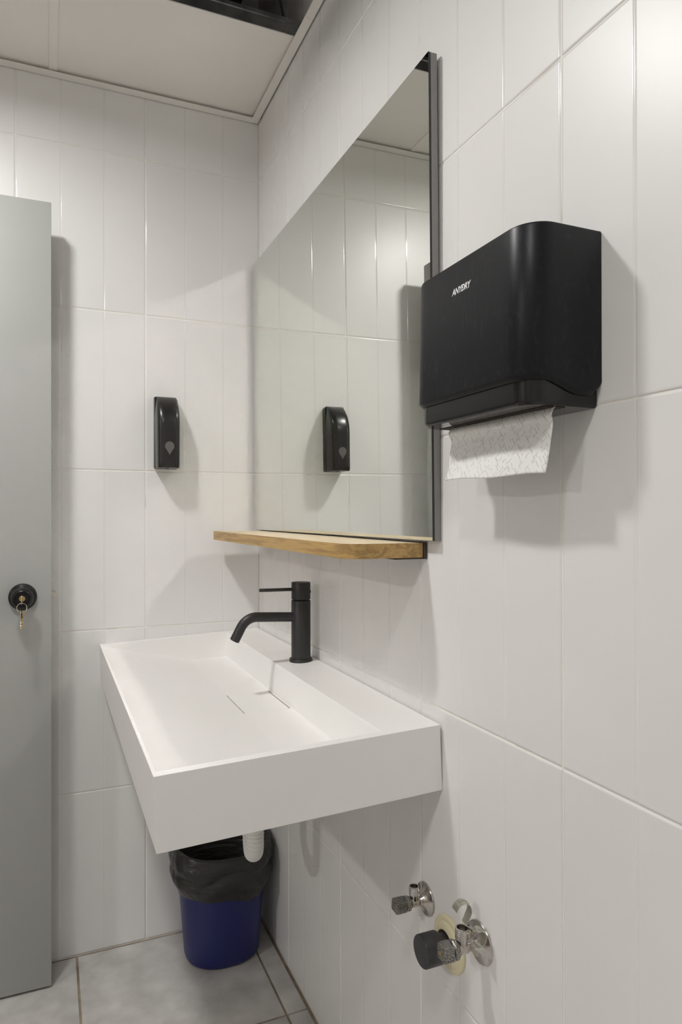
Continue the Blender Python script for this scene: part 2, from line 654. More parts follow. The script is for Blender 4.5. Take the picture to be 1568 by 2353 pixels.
# walls beside and behind the camera
XL, YF = -1.38, -3.0
bm = bmesh.new()
DOOR_T, DOOR_Y0, DOOR_Y1 = 2.20, -0.065, -1.95
box(bm, (XL, 0.05, -0.05), (XL - 0.1, DOOR_Y0, 2.95))
box(bm, (XL, DOOR_Y0, DOOR_T), (XL - 0.1, DOOR_Y1, 2.95))
box(bm, (XL, DOOR_Y1, -0.05), (XL - 0.1, YF - 0.1, 2.95))
structure(obj('wall_left', bm, M['far_tile'], smooth=False))
structure(obj('wall_front', nbox((XL - 0.1, YF, -0.05), (0.12, YF - 0.1, 2.95)), M['far_tile'], smooth=False))
XH = -4.4
bm = bmesh.new()
box(bm, (XH, 0.5, -0.05), (XH - 0.1, YF - 0.1, 2.95))
box(bm, (XL - 0.1, 0.4, -0.05), (XH, 0.5, 2.95))
box(bm, (XL - 0.1, YF, -0.05), (XH, YF - 0.1, 2.95))
structure(obj('wall_hall', bm, M['plaster'], smooth=False))
structure(obj('ceiling_hall', nbox((XL - 0.1, 0.5, 2.42), (XH - 0.1, YF - 0.1, 2.45)), M['ceiling'], smooth=False))

# floor
floor = structure(obj('floor', nbox((0.12, 0.12, -0.0035), (XH - 0.1, YF - 0.1, -0.06)), M['floor_grout'], smooth=False))
xs = [-0.005, -0.0605, -0.5285, -0.9965, -1.4645]
ys = [-0.004, -0.4265, -0.8945, -1.3625, -1.8305, -2.2985, -2.7665, -3.0]
for i in range(len(xs) - 1):
    for j in range(len(ys) - 1):
        a = (xs[i] - 0.0028, ys[j] - 0.0028, -0.02)
        b = (max(xs[i + 1], XL) + 0.0028, ys[j + 1] + 0.0028, random.uniform(-0.0006, 0.0))
        c = ((a[0] + b[0]) / 2, (a[1] + b[1]) / 2, 0)
        o = obj('floor_tile', nbox([a[k] - c[k] for k in range(3)], [b[k] - c[k] for k in range(3)], 0.0016, 2), M['floor_tile'], floor)
        o.location = c

# ceiling: panels, grid bars, wall angles, and the plenum over the missing panel
CZ = 2.437
ceiling = structure(bpy.data.objects.new('ceiling', None))
scene.collection.objects.link(ceiling)
cxs = [-0.004, -0.589, -1.189, XL + 0.004]
cys = [-0.004, -0.370, -0.970, -1.570, -2.170, -2.770, YF + 0.004]
for i in range(len(cxs) - 1):
    for j in range(len(cys) - 1):
        if (i, j) == (0, 1):
            continue
        o = obj('ceiling_panel', nbox((cxs[i] - 0.003, cys[j] - 0.003, CZ), (cxs[i + 1] + 0.003, cys[j + 1] + 0.003, CZ + 0.012), 0.001, 1), M['ceiling'], ceiling)
# tee bars: white flange below, galvanised web above
for k, yb in enumerate(cys[1:-1]):
    y0, y1 = (yb - 0.017, yb + 0.018)
    o = obj('tee_bar', nbox((-0.003, y0, CZ - 0.0035), (XL + 0.003, y1, CZ - 0.0005), 0.0006, 1), M['ceiling'], ceiling)
    bm = bmesh.new()
    box(bm, (-0.003, y0 + 0.001, CZ + 0.0001), (XL + 0.003, y0 + 0.004, CZ + 0.030))
    box(bm, (-0.003, y0 - 0.001, CZ + 0.027), (XL + 0.003, y0 + 0.008, CZ + 0.040), 0.002, 1)
    obj('tee_web', bm, M['galv'], o)
for xb in cxs[1:-1]:
    o = obj('tee_bar', nbox((xb - 0.011, -0.003, CZ - 0.0030), (xb + 0.011, YF + 0.003, CZ - 0.0003), 0.0006, 1), M['ceiling'], ceiling)
    obj('tee_web', nbox((xb - 0.001, -0.003, CZ + 0.0001), (xb + 0.001, YF + 0.003, CZ + 0.038)), M['galv'], o)
# wall angles
bm = bmesh.new()
box(bm, (-0.0015, -0.001, 2.427), (XL, -0.027, 2.4295), 0.0006, 1)
box(bm, (-0.0015, -0.001, 2.427), (XL, -0.0025, 2.452), 0.0004, 1)
structure(obj('trim_1', bm, M['trim']), 'white painted wall angle along the back wall')
bm = bmesh.new()
box(bm, (-0.0035, -0.004, 2.4255), (-0.0265, YF, 2.428), 0.0006, 1)
box(bm, (-0.0035, -0.004, 2.4255), (-0.005, YF, 2.452), 0.0004, 1)
structure(obj('trim_2', bm, M['trim']), 'white painted wall angle along the mirror wall')
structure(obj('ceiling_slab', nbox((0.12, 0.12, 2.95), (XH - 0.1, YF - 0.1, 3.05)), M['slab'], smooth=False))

# door leaf standing open against the back wall
DX, DY0, DY1 = -0.594, -0.11, -0.07
door = structure(obj('door_1', nbox((DX, DY0, 0.006), (XL + 0.03, DY1, 2.034), 0.0012, 2), M['door']), 'grey door leaf standing open near the back wall')
KX, KZ = -0.662, 1.0145
rose = obj('door_knob', lathe(bmesh.new(), [(0.034, 0.0), (0.034, 0.004), (0.0325, 0.008), (0.026, 0.011), (0.016, 0.014), (0.0145, 0.022), (0.017, 0.026), (0.0245, 0.030),
     (0.0268, 0.034), (0.0268, 0.037), (0.0262, 0.040), (0.0195, 0.050), (0.0182, 0.0505), (0.0175, 0.049), (0.0168, 0.046), (0.0, 0.0455)], (KX, DY0, KZ), (0, -1, 0), 48), M['knob_black'], door)
obj('lock_cylinder', lathe(bmesh.new(), [(0.0072, 0.045), (0.0072, 0.0492), (0.0065, 0.0498), (0.0, 0.0498)], (KX, DY0, KZ), (0, -1, 0), 24), M['brass'], rose)
bm = bmesh.new()
box(bm, (DX, -0.097, KZ - 0.006), (DX + 0.011, -0.083, KZ + 0.010), 0.001, 1)
obj('latch_bolt', bm, M['nickel'], door)
obj('latch_plate', nbox((DX, -0.102, KZ - 0.03), (DX + 0.0008, -0.078, KZ + 0.034)), M['nickel'], door)
# door lining
bm = bmesh.new()
box(bm, (XL + 0.012, DOOR_Y1 + 0.03, 0), (XL - 0.11, DOOR_Y1 - 0.05, DOOR_T + 0.05), 0.002, 1)
box(bm, (XL + 0.012, DOOR_Y0, DOOR_T), (XL - 0.11, DOOR_Y1, DOOR_T + 0.05), 0.002, 1)
structure(obj('trim_3', bm, M['door']), 'grey door lining in the left wall')

# ------------------------------------------------------------------ ceiling lamps (the light of the room)
for k, (lx, ly, lz, lr, watts) in enumerate(LAMPS):
    t = thing('downlight', ['round white ceiling downlight nearest the back wall', 'round white ceiling downlight above the camera side of the room', 'large round ceiling lamp in the hall beyond the doorway'][k], 'lamp', (lx, ly, lz), group='round ceiling lamps')
    obj('lamp_ring', lathe(bmesh.new(), [(lr + 0.001, -0.003), (lr + 0.004, -0.007), (lr + 0.016, -0.006), (lr + 0.018, -0.0005), (lr + 0.001, -0.0005), (lr + 0.001, -0.003)], (0, 0, 0), (0, 0, 1), 48, close=False), M['white_metal'], t)
    obj('lens', lathe(bmesh.new(), [(0.0, -0.0040), (lr, -0.0040), (lr, -0.001), (0, -0.001)], (0, 0, 0), (0, 0, 1), 32, close=False), M['lens'], t)
    ld = bpy.data.lights.new('downlight_light', 'AREA')
    ld.shape = 'DISK'
    ld.size = 2 * lr
    ld.energy = watts
    ld.color = LAMP_COLOR
    ld.spread = LAMP_SPREAD
    lo = bpy.data.objects.new('downlight_light', ld)
    scene.collection.objects.link(lo)
    lo.parent = t
    lo.location = (0, 0, -0.0055)

# things glimpsed through the missing ceiling panel
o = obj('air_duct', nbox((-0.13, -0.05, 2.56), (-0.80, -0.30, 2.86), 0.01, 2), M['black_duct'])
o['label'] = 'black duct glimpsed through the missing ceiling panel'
o['category'] = 'duct'
o = obj('cable', tube(bmesh.new(), smooth_path([(-0.115, -0.42, 2.95), (-0.105, -0.41, 2.75), (-0.085, -0.395, 2.62), (-0.055, -0.37, 2.53), (-0.03, -0.345, 2.475), (-0.02, -0.33, 2.452)]), 0.0032, 10), M['rubber'])
o['label'] = 'thin black cable hanging in the ceiling opening'
o['category'] = 'cable'

# ------------------------------------------------------------------ washbasin
TILT = -0.0362
basin = thing('washbasin', 'white rectangular wall-hung washbasin with sloping trough under the faucet', 'sink', (0, 0, 0.8766), (0, TILT, 0))
XB, XF, YA, YB, HB = -0.0045, -0.468, -0.0005, -1.026, -0.1085
prof = [(-0.1050, 0.0), (-0.1125, -0.0700), (-0.1145, -0.0726), (-0.2160, -0.0692), (-0.2190, -0.0688), (-0.4100, -0.0195), (-0.4200, -0.0160), (-0.4600, -0.0020), (-0.4625, 0.0)]
YI0, YI1 = -0.018, -1.009
bm = bmesh.new()
vv = {}


def V(x, y, z):
    k = (round(x, 5), round(y, 5), round(z, 5))
    if k not in vv:
        vv[k] = bm.verts.new((x, y, z))
    return vv[k]


def F(*ps):
    bm.faces.new([V(*p) for p in ps])


ext = 0.006      # side walls lean out a little towards the rim
for (x0, z0), (x1, z1) in zip(prof, prof[1:]):
    F((x0, YI0 - (ext if z0 else 0) * min(1, -z0 / 0.07 if z0 else 0), z0), (x0, YI1 + (ext if z0 else 0) * min(1, -z0 / 0.07 if z0 else 0), z0),
      (x1, YI1 + (ext if z1 else 0) * min(1, -z1 / 0.07 if z1 else 0), z1), (x1, YI0 - (ext if z1 else 0) * min(1, -z1 / 0.07 if z1 else 0), z1))
for ysd, s in ((YI0, -1), (YI1, 1)):
    bm.faces.new([V(x, ysd + s * (ext * min(1, -z / 0.07) if z else 0), z) for x, z in prof])
x0, x1 = prof[0][0], prof[-1][0]
# top: deck, two side rims, front rim
F((XB, YA, 0), (x0, YA, 0), (x0, YI0, 0), (x0, YI1, 0), (x0, YB, 0), (XB, YB, 0))
F((x0, YA, 0), (x1, YA, 0), (x1, YI0, 0), (x0, YI0, 0))
F((x0, YB, 0), (x1, YB, 0), (x1, YI1, 0), (x0, YI1, 0))
F((x1, YA, 0), (XF, YA, 0), (XF, YB, 0), (x1, YB, 0), (x1, YI1, 0), (x1, YI0, 0))
# outside
F((XF, YA, 0), (XF, YA, HB), (XF, YB, HB), (XF, YB, 0))
F((XF, YB, 0), (XF, YB, HB), (XB, YB, HB), (XB, YB, 0), (x0, YB, 0), (x1, YB, 0))
F((XF, YA, 0), (x1, YA, 0), (x0, YA, 0), (XB, YA, 0), (XB, YA, HB), (XF, YA, HB))
F((XB, YA, 0), (XB, YB, 0), (XB, YB, HB), (XB, YA, HB))
F((XF, YA, HB), (XB, YA, HB), (XB, YB, HB), (XF, YB, HB))
o = obj('basin_body', bm, M['basin'], basin, angle=180)
bv = o.modifiers.new('soft_edges', 'BEVEL')
bv.width = 0.0022
bv.segments = 3
bv.limit_method = 'ANGLE'
bv.angle_limit = math.radians(25)
bv.harden_normals = True
# drain cover plate and its dark slots
zc = lambda x: -0.0726 + (-0.1145 - x) / (0.1015) * 0.0034
for sx0, sx1 in ((-0.1150, -0.1175), (-0.2172, -0.2184)):
    obj('drain_slot', nbox((sx0, -0.446, zc(sx0) - 0.002), (sx1, -0.596, zc(sx0) + 0.0009)), M['slot'], basin, smooth=False)
bm = nbox((-0.1180, -0.447, -0.001), (-0.2170, -0.595, 0.0010), 0.0003, 1)
for v in bm.verts:
    v.co.z += zc(v.co.x)
obj('drain_cover', bm, M['basin'], basin)

# corrugated hose loop below the basin
pts = [(-0.172, -0.525, 0.772)]
nn = 150
R = 0.048
path = []
for i in range(40):
    path.append(Vector((-0.178, -0.545, 0.758 - (0.758 - 0.505) * i / 39)))
for i in range(1, 40):
    a = math.pi * i / 40
    path.append(Vector((-0.178 + 0.020 * (1 - math.cos(a)) / 2, -0.545 + R * (1 - math.cos(a)), 0.505 - R * math.sin(a))))
for i in range(40):
    path.append(Vector((-0.158, -0.545 + 2 * R, 0.505 + (0.7585 - 0.505) * i / 39)))
# resample evenly
cum = [0]
for a, b in zip(path, path[1:]):
    cum.append(cum[-1] + (b - a).length)
L = cum[-1]
step = 0.0017
rp, rr = [], []
k = 0
for i in range(int(L / step)):
    s = i * step
    while cum[k + 1] < s:
        k += 1
    t = (s - cum[k]) / (cum[k + 1] - cum[k])
    rp.append(path[k].lerp(path[k + 1], t))
    ph = (s % 0.0085) / 0.0085
    rr.append(0.0172 + 0.0040 * math.sqrt(max(0.0, math.sin(math.pi * ph))))
o = obj('drain_hose', tube(bmesh.new(), rp, rr, 24), M['hose'], angle=60)
o['label'] = 'white corrugated drain hose looping below the washbasin'
o['category'] = 'hose'

# ------------------------------------------------------------------ faucet
FX, FY, FZ = -0.0435, -0.4816, 0.8740
faucet = thing('faucet', 'matte black single-lever faucet on the washbasin deck', 'faucet', (FX, FY, FZ))
obj('base_ring', lathe(bmesh.new(), [(0.0, 0.0), (0.0278, 0.0), (0.0278, 0.0072), (0.0268, 0.0085), (0.0, 0.0085)], (0, 0, -0.001), (0, 0, 1), 48, close=False), M['matte_black'], faucet)
obj('body', lathe(bmesh.new(), [(0.0, 0.0), (0.0230, 0.0), (0.0230, 0.1435), (0.0222, 0.1450), (0.0205, 0.1455), (0.0, 0.1455)], (0, 0, 0), (0, 0, 1), 48, close=False), M['matte_black'], faucet)
hd = obj('handle', lathe(bmesh.new(), [(0.0, 0.1475), (0.0218, 0.1475), (0.0228, 0.1485), (0.0228, 0.1865), (0.0220, 0.1880), (0.0, 0.1885)], (0, 0, 0), (0, 0, 1), 48, close=False), M['matte_black'], faucet)
obj('lever', tube(bmesh.new(), [(-0.015, 0, 0.1715), (-0.070, 0, 0.1722), (-0.1020, 0, 0.1727), (-0.1032, 0, 0.1727)], [0.0040, 0.0040, 0.0040, 0.0034], 16), M['matte_black'], hd)
obj('screw', lathe(bmesh.new(), [(0.0, 0.0), (0.003, 0.0), (0.003, 0.0012), (0, 0.0012)], (0.0195, -0.0115, 0.166), (0.86, -0.5, 0), 12, close=False), M['knob_black'], hd)
sp_pts = [Vector((-0.017, 0, 0.1062)), Vector((-0.060, 0, 0.1085)), Vector((-0.100, 0, 0.1105))]
ang0, ang1 = math.radians(3), math.radians(-62)
# bend
c = Vector((-0.109, 0, 0.1110))
d = c.copy()
bend = [c]
steps = 14
arc = 0.046
for i in range(steps):
    a = ang0 + (ang1 - ang0) * (i + 0.5) / steps
    d = d + Vector((-math.cos(a), 0, math.sin(a))) * (arc / steps)
    bend.append(d.copy())
end = d + Vector((-math.cos(ang1), 0, math.sin(ang1))) * 0.034
sp = obj('spout', tube(bmesh.new(), sp_pts + bend + [end], 0.0113, 24), M['matte_black'], faucet)
ax = Vector((-math.cos(ang1), 0, math.sin(ang1)))
obj('aerator', lathe(bmesh.new(), [(0.0, 0.0), (0.0085, 0.0), (0.0085, 0.0012), (0, 0.0012)], end, ax, 20, close=False), M['knob_black'], sp)

# ------------------------------------------------------------------ mirror
MP = 0.0080
mirror = thing('wall_mirror', 'large rectangular wall mirror in a thin grey metal frame above the shelf', 'mirror', (-0.0165, 0, 1.1785), (0, -MP, 0))
MY0, MY1, MH = -0.014, -1.0225, 0.8045
bm = nbox((0.0, MY0, 0), (0.0035, MY1, MH))
me = bpy.data.meshes.new('mirror_glass')
bm.normal_update()
for f in bm.faces:
    f.material_index = 0 if f.normal.x < -0.9 else 1
bm.to_mesh(me)
bm.free()
glass = link('mirror_glass', me, [M['mirror'], M['mirror_edge']], mirror)
fd0, fd1 = 0.0040, 0.0165
fw = 0.014
obj('frame_bar', nbox((fd0, MY1 - 0.0005, -0.001), (fd1, MY1 + fw, MH), 0.0006, 1), M['frame'], mirror)
obj('frame_bar', nbox((fd0, MY0, -0.001), (fd1, MY0 - fw, MH), 0.0006, 1), M['frame'], mirror)
obj('frame_bar', nbox((fd0, MY0 - fw, MH - fw), (fd1, MY1 + fw, MH), 0.0006, 1), M['frame'], mirror)
obj('frame_bar', nbox((fd0, MY0 - fw, -0.001), (fd1, MY1 + fw, fw), 0.0006, 1), M['frame'], mirror)

# ------------------------------------------------------------------ shelf
shelf = thing('wall_shelf', 'pale oak shelf plank with a rounded corner below the mirror', 'shelf', (0, 0, 1.1510), (0.0028, 0, 0))
SX0, SX1, SY0, SY1, ST, SR = -0.007, -0.1505, -0.040, -0.976, 0.0250, 0.032
poly = [(SX0, SY0), (SX1, SY0)]
for i in range(9):
    a = math.pi / 2 * i / 8
    poly.append((SX1 + SR - SR * math.cos(a), SY1 + SR - SR * math.sin(a)))
poly.append((SX0, SY1))
bm = bmesh.new()
prism(bm, poly, 0.0, ST, lambda a, b, d: Vector((a, b, d)))
bmesh.ops.recalc_face_normals(bm, faces=bm.faces)
bm.normal_update()
me = bpy.data.meshes.new('plank')
for f in bm.faces:
    f.material_index = 1 if f.normal.z > 0.9 else 0
bm.to_mesh(me)
bm.free()
me.polygons.foreach_set('use_smooth', [True] * len(me.polygons))
me.set_sharp_from_angle(angle=math.radians(40))
pl = link('plank', me, [M['oak'], M['oak_top']], shelf)
bm = bmesh.new()
box(bm, (-0.0005, SY0, -0.0025), (-0.0062, SY1 - 0.004, ST + 0.001), 0.0004, 1)
box(bm, (-0.0005, SY0, -0.0028), (-0.060, SY1 + 0.002, -0.0004), 0.0004, 1)
obj('bracket', bm, M['bracket'], shelf)

# ------------------------------------------------------------------ soap dispenser on the back wall
soap = thing('soap_dispenser', 'black plastic soap dispenser on the back wall beside the mirror', 'dispenser', (-0.2850, 0, 1.3565))
SW = 0.0325


def soap_loft(d_back, inset, zlo, zhi, dmax, top_r, wscale=1.0):
    bm = bmesh.new()
    rings = []
    zs = [zlo, zlo + 0.002, zlo + 0.006, zlo + 0.02, zlo + 0.06, zlo + 0.10, zhi - top_r] + [zhi - top_r + top_r * math.sin(math.pi / 2 * k / 12) for k in range(1, 13)]
    for z in zs:
        t = max(0.0, (z - (zhi - top_r)) / top_r)
        dd = d_back + (dmax - d_back) * (max(0.0, 1 - t * t) ** 0.5 * 0.60 + 0.40 * (1 - t ** 2))
        ww = (SW - inset) * (1 - 0.03 * (1 - min(1, (z - zlo) / 0.15)))
        if t > 0:
            ww *= 1 - 0.16 * t ** 3
        if z <= zlo + 0.0021:
            k = 1 - (zlo + 0.006 - z) / 0.006 * 0.03
            ww *= k
            dd = d_back + (dd - d_back) * (1 - (zlo + 0.006 - z) * 0.5 / 0.06)
        ring = []
        ns = 20
        r = 0.014
        # straight back corners, rounded front
        pr = [(-ww, d_back)]
        for i in range(ns + 1):
            a = math.pi * i / ns
            ca, sa = -math.cos(a), math.sin(a)
            px = ww * (abs(ca) ** 0.55) * (1 if ca > 0 else -1)
            py = d_back + (dd - d_back) * (0.55 + 0.45 * (abs(sa) ** 0.62))
            pr.append((px, py))
        pr.append((ww, d_back))
        rings.append([bm.verts.new((a, -b, z)) for a, b in pr])
    for A, B in zip(rings, rings[1:]):
        for i in range(len(A) - 1):
            bm.faces.new((A[i], A[i + 1], B[i + 1], B[i]))
        bm.faces.new((A[-1], A[0], B[0], B[-1]))
    bm.faces.new(rings[0])
    bm.faces.new(rings[-1])
    return bm


# back plate with straight sides and a curved top, then the domed cover
bm = bmesh.new()
pl2 = [(-0.0328, 0.004), (-0.0305, 0.0), (0.0305, 0.0), (0.0328, 0.004), (0.0328, 0.199), (0.029, 0.2060), (-0.029, 0.2070), (-0.0328, 0.2060)]
prism(bm, pl2, -0.0005, -0.020, lambda a, b, d: Vector((a, d, b)))
obj('back_plate', bm, M['satin_black'], soap, angle=30)
cover = obj('cover', soap_loft(0.0175, 0.0, 0.0, 0.2080, 0.080, 0.088), M['satin_black'], soap, angle=50)
drop = []
for i in range(28):
    a = math.radians(-38) + math.radians(256) * i / 27
    drop.append((0.0130 * math.cos(a), 0.0130 * math.sin(a)))
drop += [(-0.0062, -0.0145), (-0.0022, -0.0205), (0.0, -0.0258), (0.0022, -0.0205), (0.0062, -0.0145)]
bm = bmesh.new()
prism(bm, [(a, b + 0.060) for a, b in drop], -0.0700, -0.0806, lambda a, b, d: Vector((a, d, b)))
obj('level_window', bm, M['drop'], cover, angle=30)
obj('nozzle', lathe(bmesh.new(), [(0.0, 0.0), (0.004, 0.0), (0.005, 0.008), (0.010, 0.012)], (0, -0.04, -0.002), (0, 0, 1), 16), M['drop'], soap)

# ------------------------------------------------------------------ paper towel dispenser on the right wall
TY0, TY1, TD, TR = -1.1085, -1.3665, 0.1085, 0.036
towel = thing('towel_dispenser', 'large black paper towel dispenser on the right wall with white lettering', 'dispenser', (0, 0, 0))


def plan(inset, r, n=10, back=0.0):
    y0, y1, d = TY0 - inset, TY1 + inset, TD - inset
    P = [(-back, y0)]
    for i in range(n + 1):
        a = math.pi / 2 * i / n
        P.append((-(d - r + r * math.sin(a)), y0 - r + r * math.cos(a)))
    for i in range(n + 1):
        a = math.pi / 2 * i / n
        P.append((-(d - r + r * math.cos(a)), y1 + r - r * math.sin(a)))
    P.append((-back, y1))
    return P


def side_drop(x):
    """lower edge of the cover: runs level along the front, dips towards the wall"""
    t = max(0.0, min(1.0, (0.085 + x) / 0.055))
    t = t * t * (3 - 2 * t)
    return -0.0145 * t


def densify(P):
    out = []
    for a, b in zip(P, P[1:]):
        a, b = Vector(a), Vector(b)
        n = max(1, int((b - a).length / 0.012))
        out += [tuple(a.lerp(b, k / n)) for k in range(n)]
    out.append(P[-1])
    return out


ZT, ZB = 1.5545, 1.3745
bm = bmesh.new()
rings = []
base_plan = densify(plan(0, TR))
for z, ins in [(ZB, 0.0080), (ZB, 0.0050), (ZB + 0.0052, 0.0004), (ZB + 0.0062, 0.0), (ZT - 0.004, 0.0), (ZT - 0.0012, 0.0010), (ZT, 0.0040)]:
    ring = []
    for (x, y) in base_plan:
        cyl = (TY0 + TY1) / 2
        s = 1 - ins / 0.05
        xx = min(-0.0005, x * (1 - ins / TD) if x < -0.001 else x)
        yy = cyl + (y - cyl) * (1 - ins / 0.129)
        # top leans back a little
        lean = 1 - 0.035 * max(0, (z - ZB)) / (ZT - ZB) if x < -0.02 else 1.0
        zz = z + (side_drop(x) if z < ZB + 0.01 else 0)
        if z < ZB + 0.01 and x > -0.012:
            zz += 0.010 * ((x + 0.012) / 0.012) ** 2
        ring.append(bm.verts.new((xx * lean, yy, zz)))
    rings.append(ring)
for A, B in zip(rings, rings[1:]):
    for i in range(len(A) - 1):
        bm.faces.new((A[i], A[i + 1], B[i + 1], B[i]))
    bm.faces.new((A[-1], A[0], B[0], B[-1]))
bm.faces.new(rings[-1])
bm.faces.new(rings[0])
cover_t = obj('cover', bm, M['plastic_black'], towel, angle=35)
# lower body
bm = bmesh.new()
rings = []
P2 = plan(0.0075, TR - 0.008)
for z, ins in [(1.3470, 0.008), (1.3470, 0.0035), (1.3500, 0.0006), (1.3530, 0.0), (1.3760, 0.0)]:
    ring = []
    for (x, y) in P2:
        cyl = (TY0 + TY1) / 2
        ring.append(bm.verts.new((min(-0.0008, x * (1 - ins / 0.10)), cyl + (y - cyl) * (1 - ins / 0.121), z)))
    rings.append(ring)
for A, B in zip(rings, rings[1:]):
    for i in range(len(A) - 1):
        bm.faces.new((A[i], A[i + 1], B[i + 1], B[i]))
    bm.faces.new((A[-1], A[0], B[0], B[-1]))
bm.faces.new(rings[-1])
bm.faces.new(rings[0])
obj('lower_body', bm, M['smoked'], towel, angle=35)
bm = nbox((-0.040, -1.125, 1.3462), (-0.068, -1.350, 1.3474), 0.0003, 1)
obj('outlet_slot', bm, M['dark_hole'], towel)
# lettering
cu = bpy.data.curves.new('logo_text', 'FONT')
cu.body = 'ANYDRY'
cu.size = 0.0116
cu.offset = 0.00032
cu.shear = 0.22
cu.space_character = 0.93
cu.align_x = 'LEFT'
tmp = bpy.data.objects.new('tmp_logo', cu)
scene.collection.objects.link(tmp)
dg = bpy.context.evaluated_depsgraph_get()
me = bpy.data.meshes.new_from_object(tmp.evaluated_get(dg))
bpy.data.objects.remove(tmp)
wd = max(v.co.x for v in me.vertices) - min(v.co.x for v in me.vertices)
mnx = min(v.co.x for v in me.vertices)
LX = TD * (1 - 0.035 * (1.5145 - ZB) / (ZT - ZB)) + 0.00035
for v in me.vertices:
    fx = (v.co.x - mnx) / wd * 0.0425
    v.co = Vector((-LX + (v.co.y - 0.004) * 0.02, -1.2145 - fx, 1.5105 + v.co.y))
me.name = 'logo'
lg = link('logo', me, M['logo'], cover_t)
lg['label'] = 'white ANYDRY lettering'
# small drop badge inside the D
bm = bmesh.new()
dcx = -1.2145 - 0.0425 * 0.572
poly = [(0.0013 * math.cos(a), 0.0013 * math.sin(a)) for a in [2 * math.pi * i / 16 for i in range(16)]]
prism(bm, poly, -LX, -LX - 0.0003, lambda a, b, d: Vector((d, dcx + a, 1.5148 + b)))
obj('logo_badge', bm, M['logo'], lg)

# paper sheet hanging from the slot
bm = bmesh.new()
uvl = bm.loops.layers.uv.new('UVMap')
NU, NV = 40, 30
grid = []
for j in range(NV + 1):
    t = j / NV
    row = []
    for i in range(NU + 1):
        s = i / NU
        # left edge leans outwards going down, right edge nearly straight
        ytop0, ytop1 = -1.150, -1.3530
        ybot0, ybot1 = -1.1290, -1.3415
        y0 = ytop0 + (ybot0 - ytop0) * t + 0.004 * math.sin(t * 5)
        y1 = ytop1 + (ybot1 - ytop1) * t + 0.003 * math.sin(t * 4 + 1) * 0.6
        y = y0 + (y1 - y0) * s
        bulge = 0.012 * math.exp(-((t - 0.10) / 0.12) ** 2) * (1 - 0.55 * s)
        x = -0.053 - 0.013 * t - bulge + 0.0025 * math.sin(6 * s + 2 * t) * t
        z = 1.3475 - 0.0785 * t + 0.0012 * math.sin(9 * s) * t + 0.0018 * (1 - s) * t
        row.append(bm.verts.new((x, y, z)))
    grid.append(row)
for j in range(NV):
    for i in range(NU):
        f = bm.faces.new((grid[j][i], grid[j][i + 1], grid[j + 1][i + 1], grid[j + 1][i]))
        for lp, (a, b) in zip(f.loops, ((i, j), (i + 1, j), (i + 1, j + 1), (i, j + 1))):
            lp[uvl].uv = (a / NU * 0.21, b / NV * 0.085)
o = obj('paper_towel', bm, M['paper'], smooth=True, angle=180)
so = o.modifiers.new('thickness', 'SOLIDIFY')
so.thickness = 0.0004
o['label'] = 'white printed paper towel sheet hanging out of the black dispenser'
o['category'] = 'paper towel'

# ------------------------------------------------------------------ waste bin and liner
BX, BY = -0.1475, -0.1200
binr = thing('waste_bin', 'navy blue plastic waste bin on the floor under the washbasin', 'bin', (BX, BY, 0))


def bin_section(z):
    t = z / 0.30
    return 0.103 + 0.024 * t, 0.094 + 0.014 * t


def bin_ring(bm, z, extra=0.0, seg=56, wob=None):
    rx, ry = bin_section(max(0, z))
    out = []
    for i in range(seg):
        a = 2 * math.pi * i / seg
        e = extra + (wob(a, z) if wob else 0)
        n = 2.35
        ca, sa = math.cos(a), math.sin(a)
        k = (abs(ca) ** n + abs(sa) ** n) ** (-1 / n)
        out.append(bm.verts.new(((rx + e) * k * ca, (ry + e) * k * sa, z)))
    return out


def skin(bm, rings, cap0=False, cap1=False):
    for A, B in zip(rings, rings[1:]):
        n = len(A)
        for i in range(n):
            j = (i + 1) % n
            bm.faces.new((A[i], A[j], B[j], B[i]))
    if cap0:
        bm.faces.new(rings[0])
    if cap1:
        bm.faces.new(rings[-1])


bm = bmesh.new()
rings = [bin_ring(bm, 0.0, -0.012), bin_ring(bm, 0.0008, -0.007), bin_ring(bm, 0.004, -0.0025), bin_ring(bm, 0.010, 0.0)]
rings += [bin_ring(bm, 0.01 + 0.28 * k / 6, 0.0) for k in range(1, 7)]
rings += [bin_ring(bm, 0.290, -0.0025)] + [bin_ring(bm, 0.29 - 0.28 * k / 4, -0.0025) for k in range(1, 5)]
skin(bm, rings, True, True)
obj('bin_body', bm, M['bin'], binr, angle=50)
bm = bmesh.new()
skin(bm, [bin_ring(bm, 0.284, 0.0005), bin_ring(bm, 0.284, 0.004), bin_ring(bm, 0.290, 0.005), bin_ring(bm, 0.294, 0.003), bin_ring(bm, 0.294, -0.003), bin_ring(bm, 0.284, -0.003)])
obj('rim', bm, M['bin'], binr, angle=50)

liner = None
bm = bmesh.new()
SEG = 160


def wob_fn(lvl):
    def w(a, z):
        base = 0.0035 * math.sin(3 * a + 9 * lvl) + 0.0024 * math.sin(9 * a - 60 * z) + 0.0016 * math.sin(23 * a + 130 * z + 5 * lvl) + 0.0009 * math.sin(41 * a - 210 * z)
        return base
    return w


def hem(a):
    """lower hem height of the folded-over liner"""
    return 0.196 + 0.012 * math.sin(a - 0.6) + 0.006 * math.sin(3 * a + 1.0) + 0.003 * math.sin(7 * a)


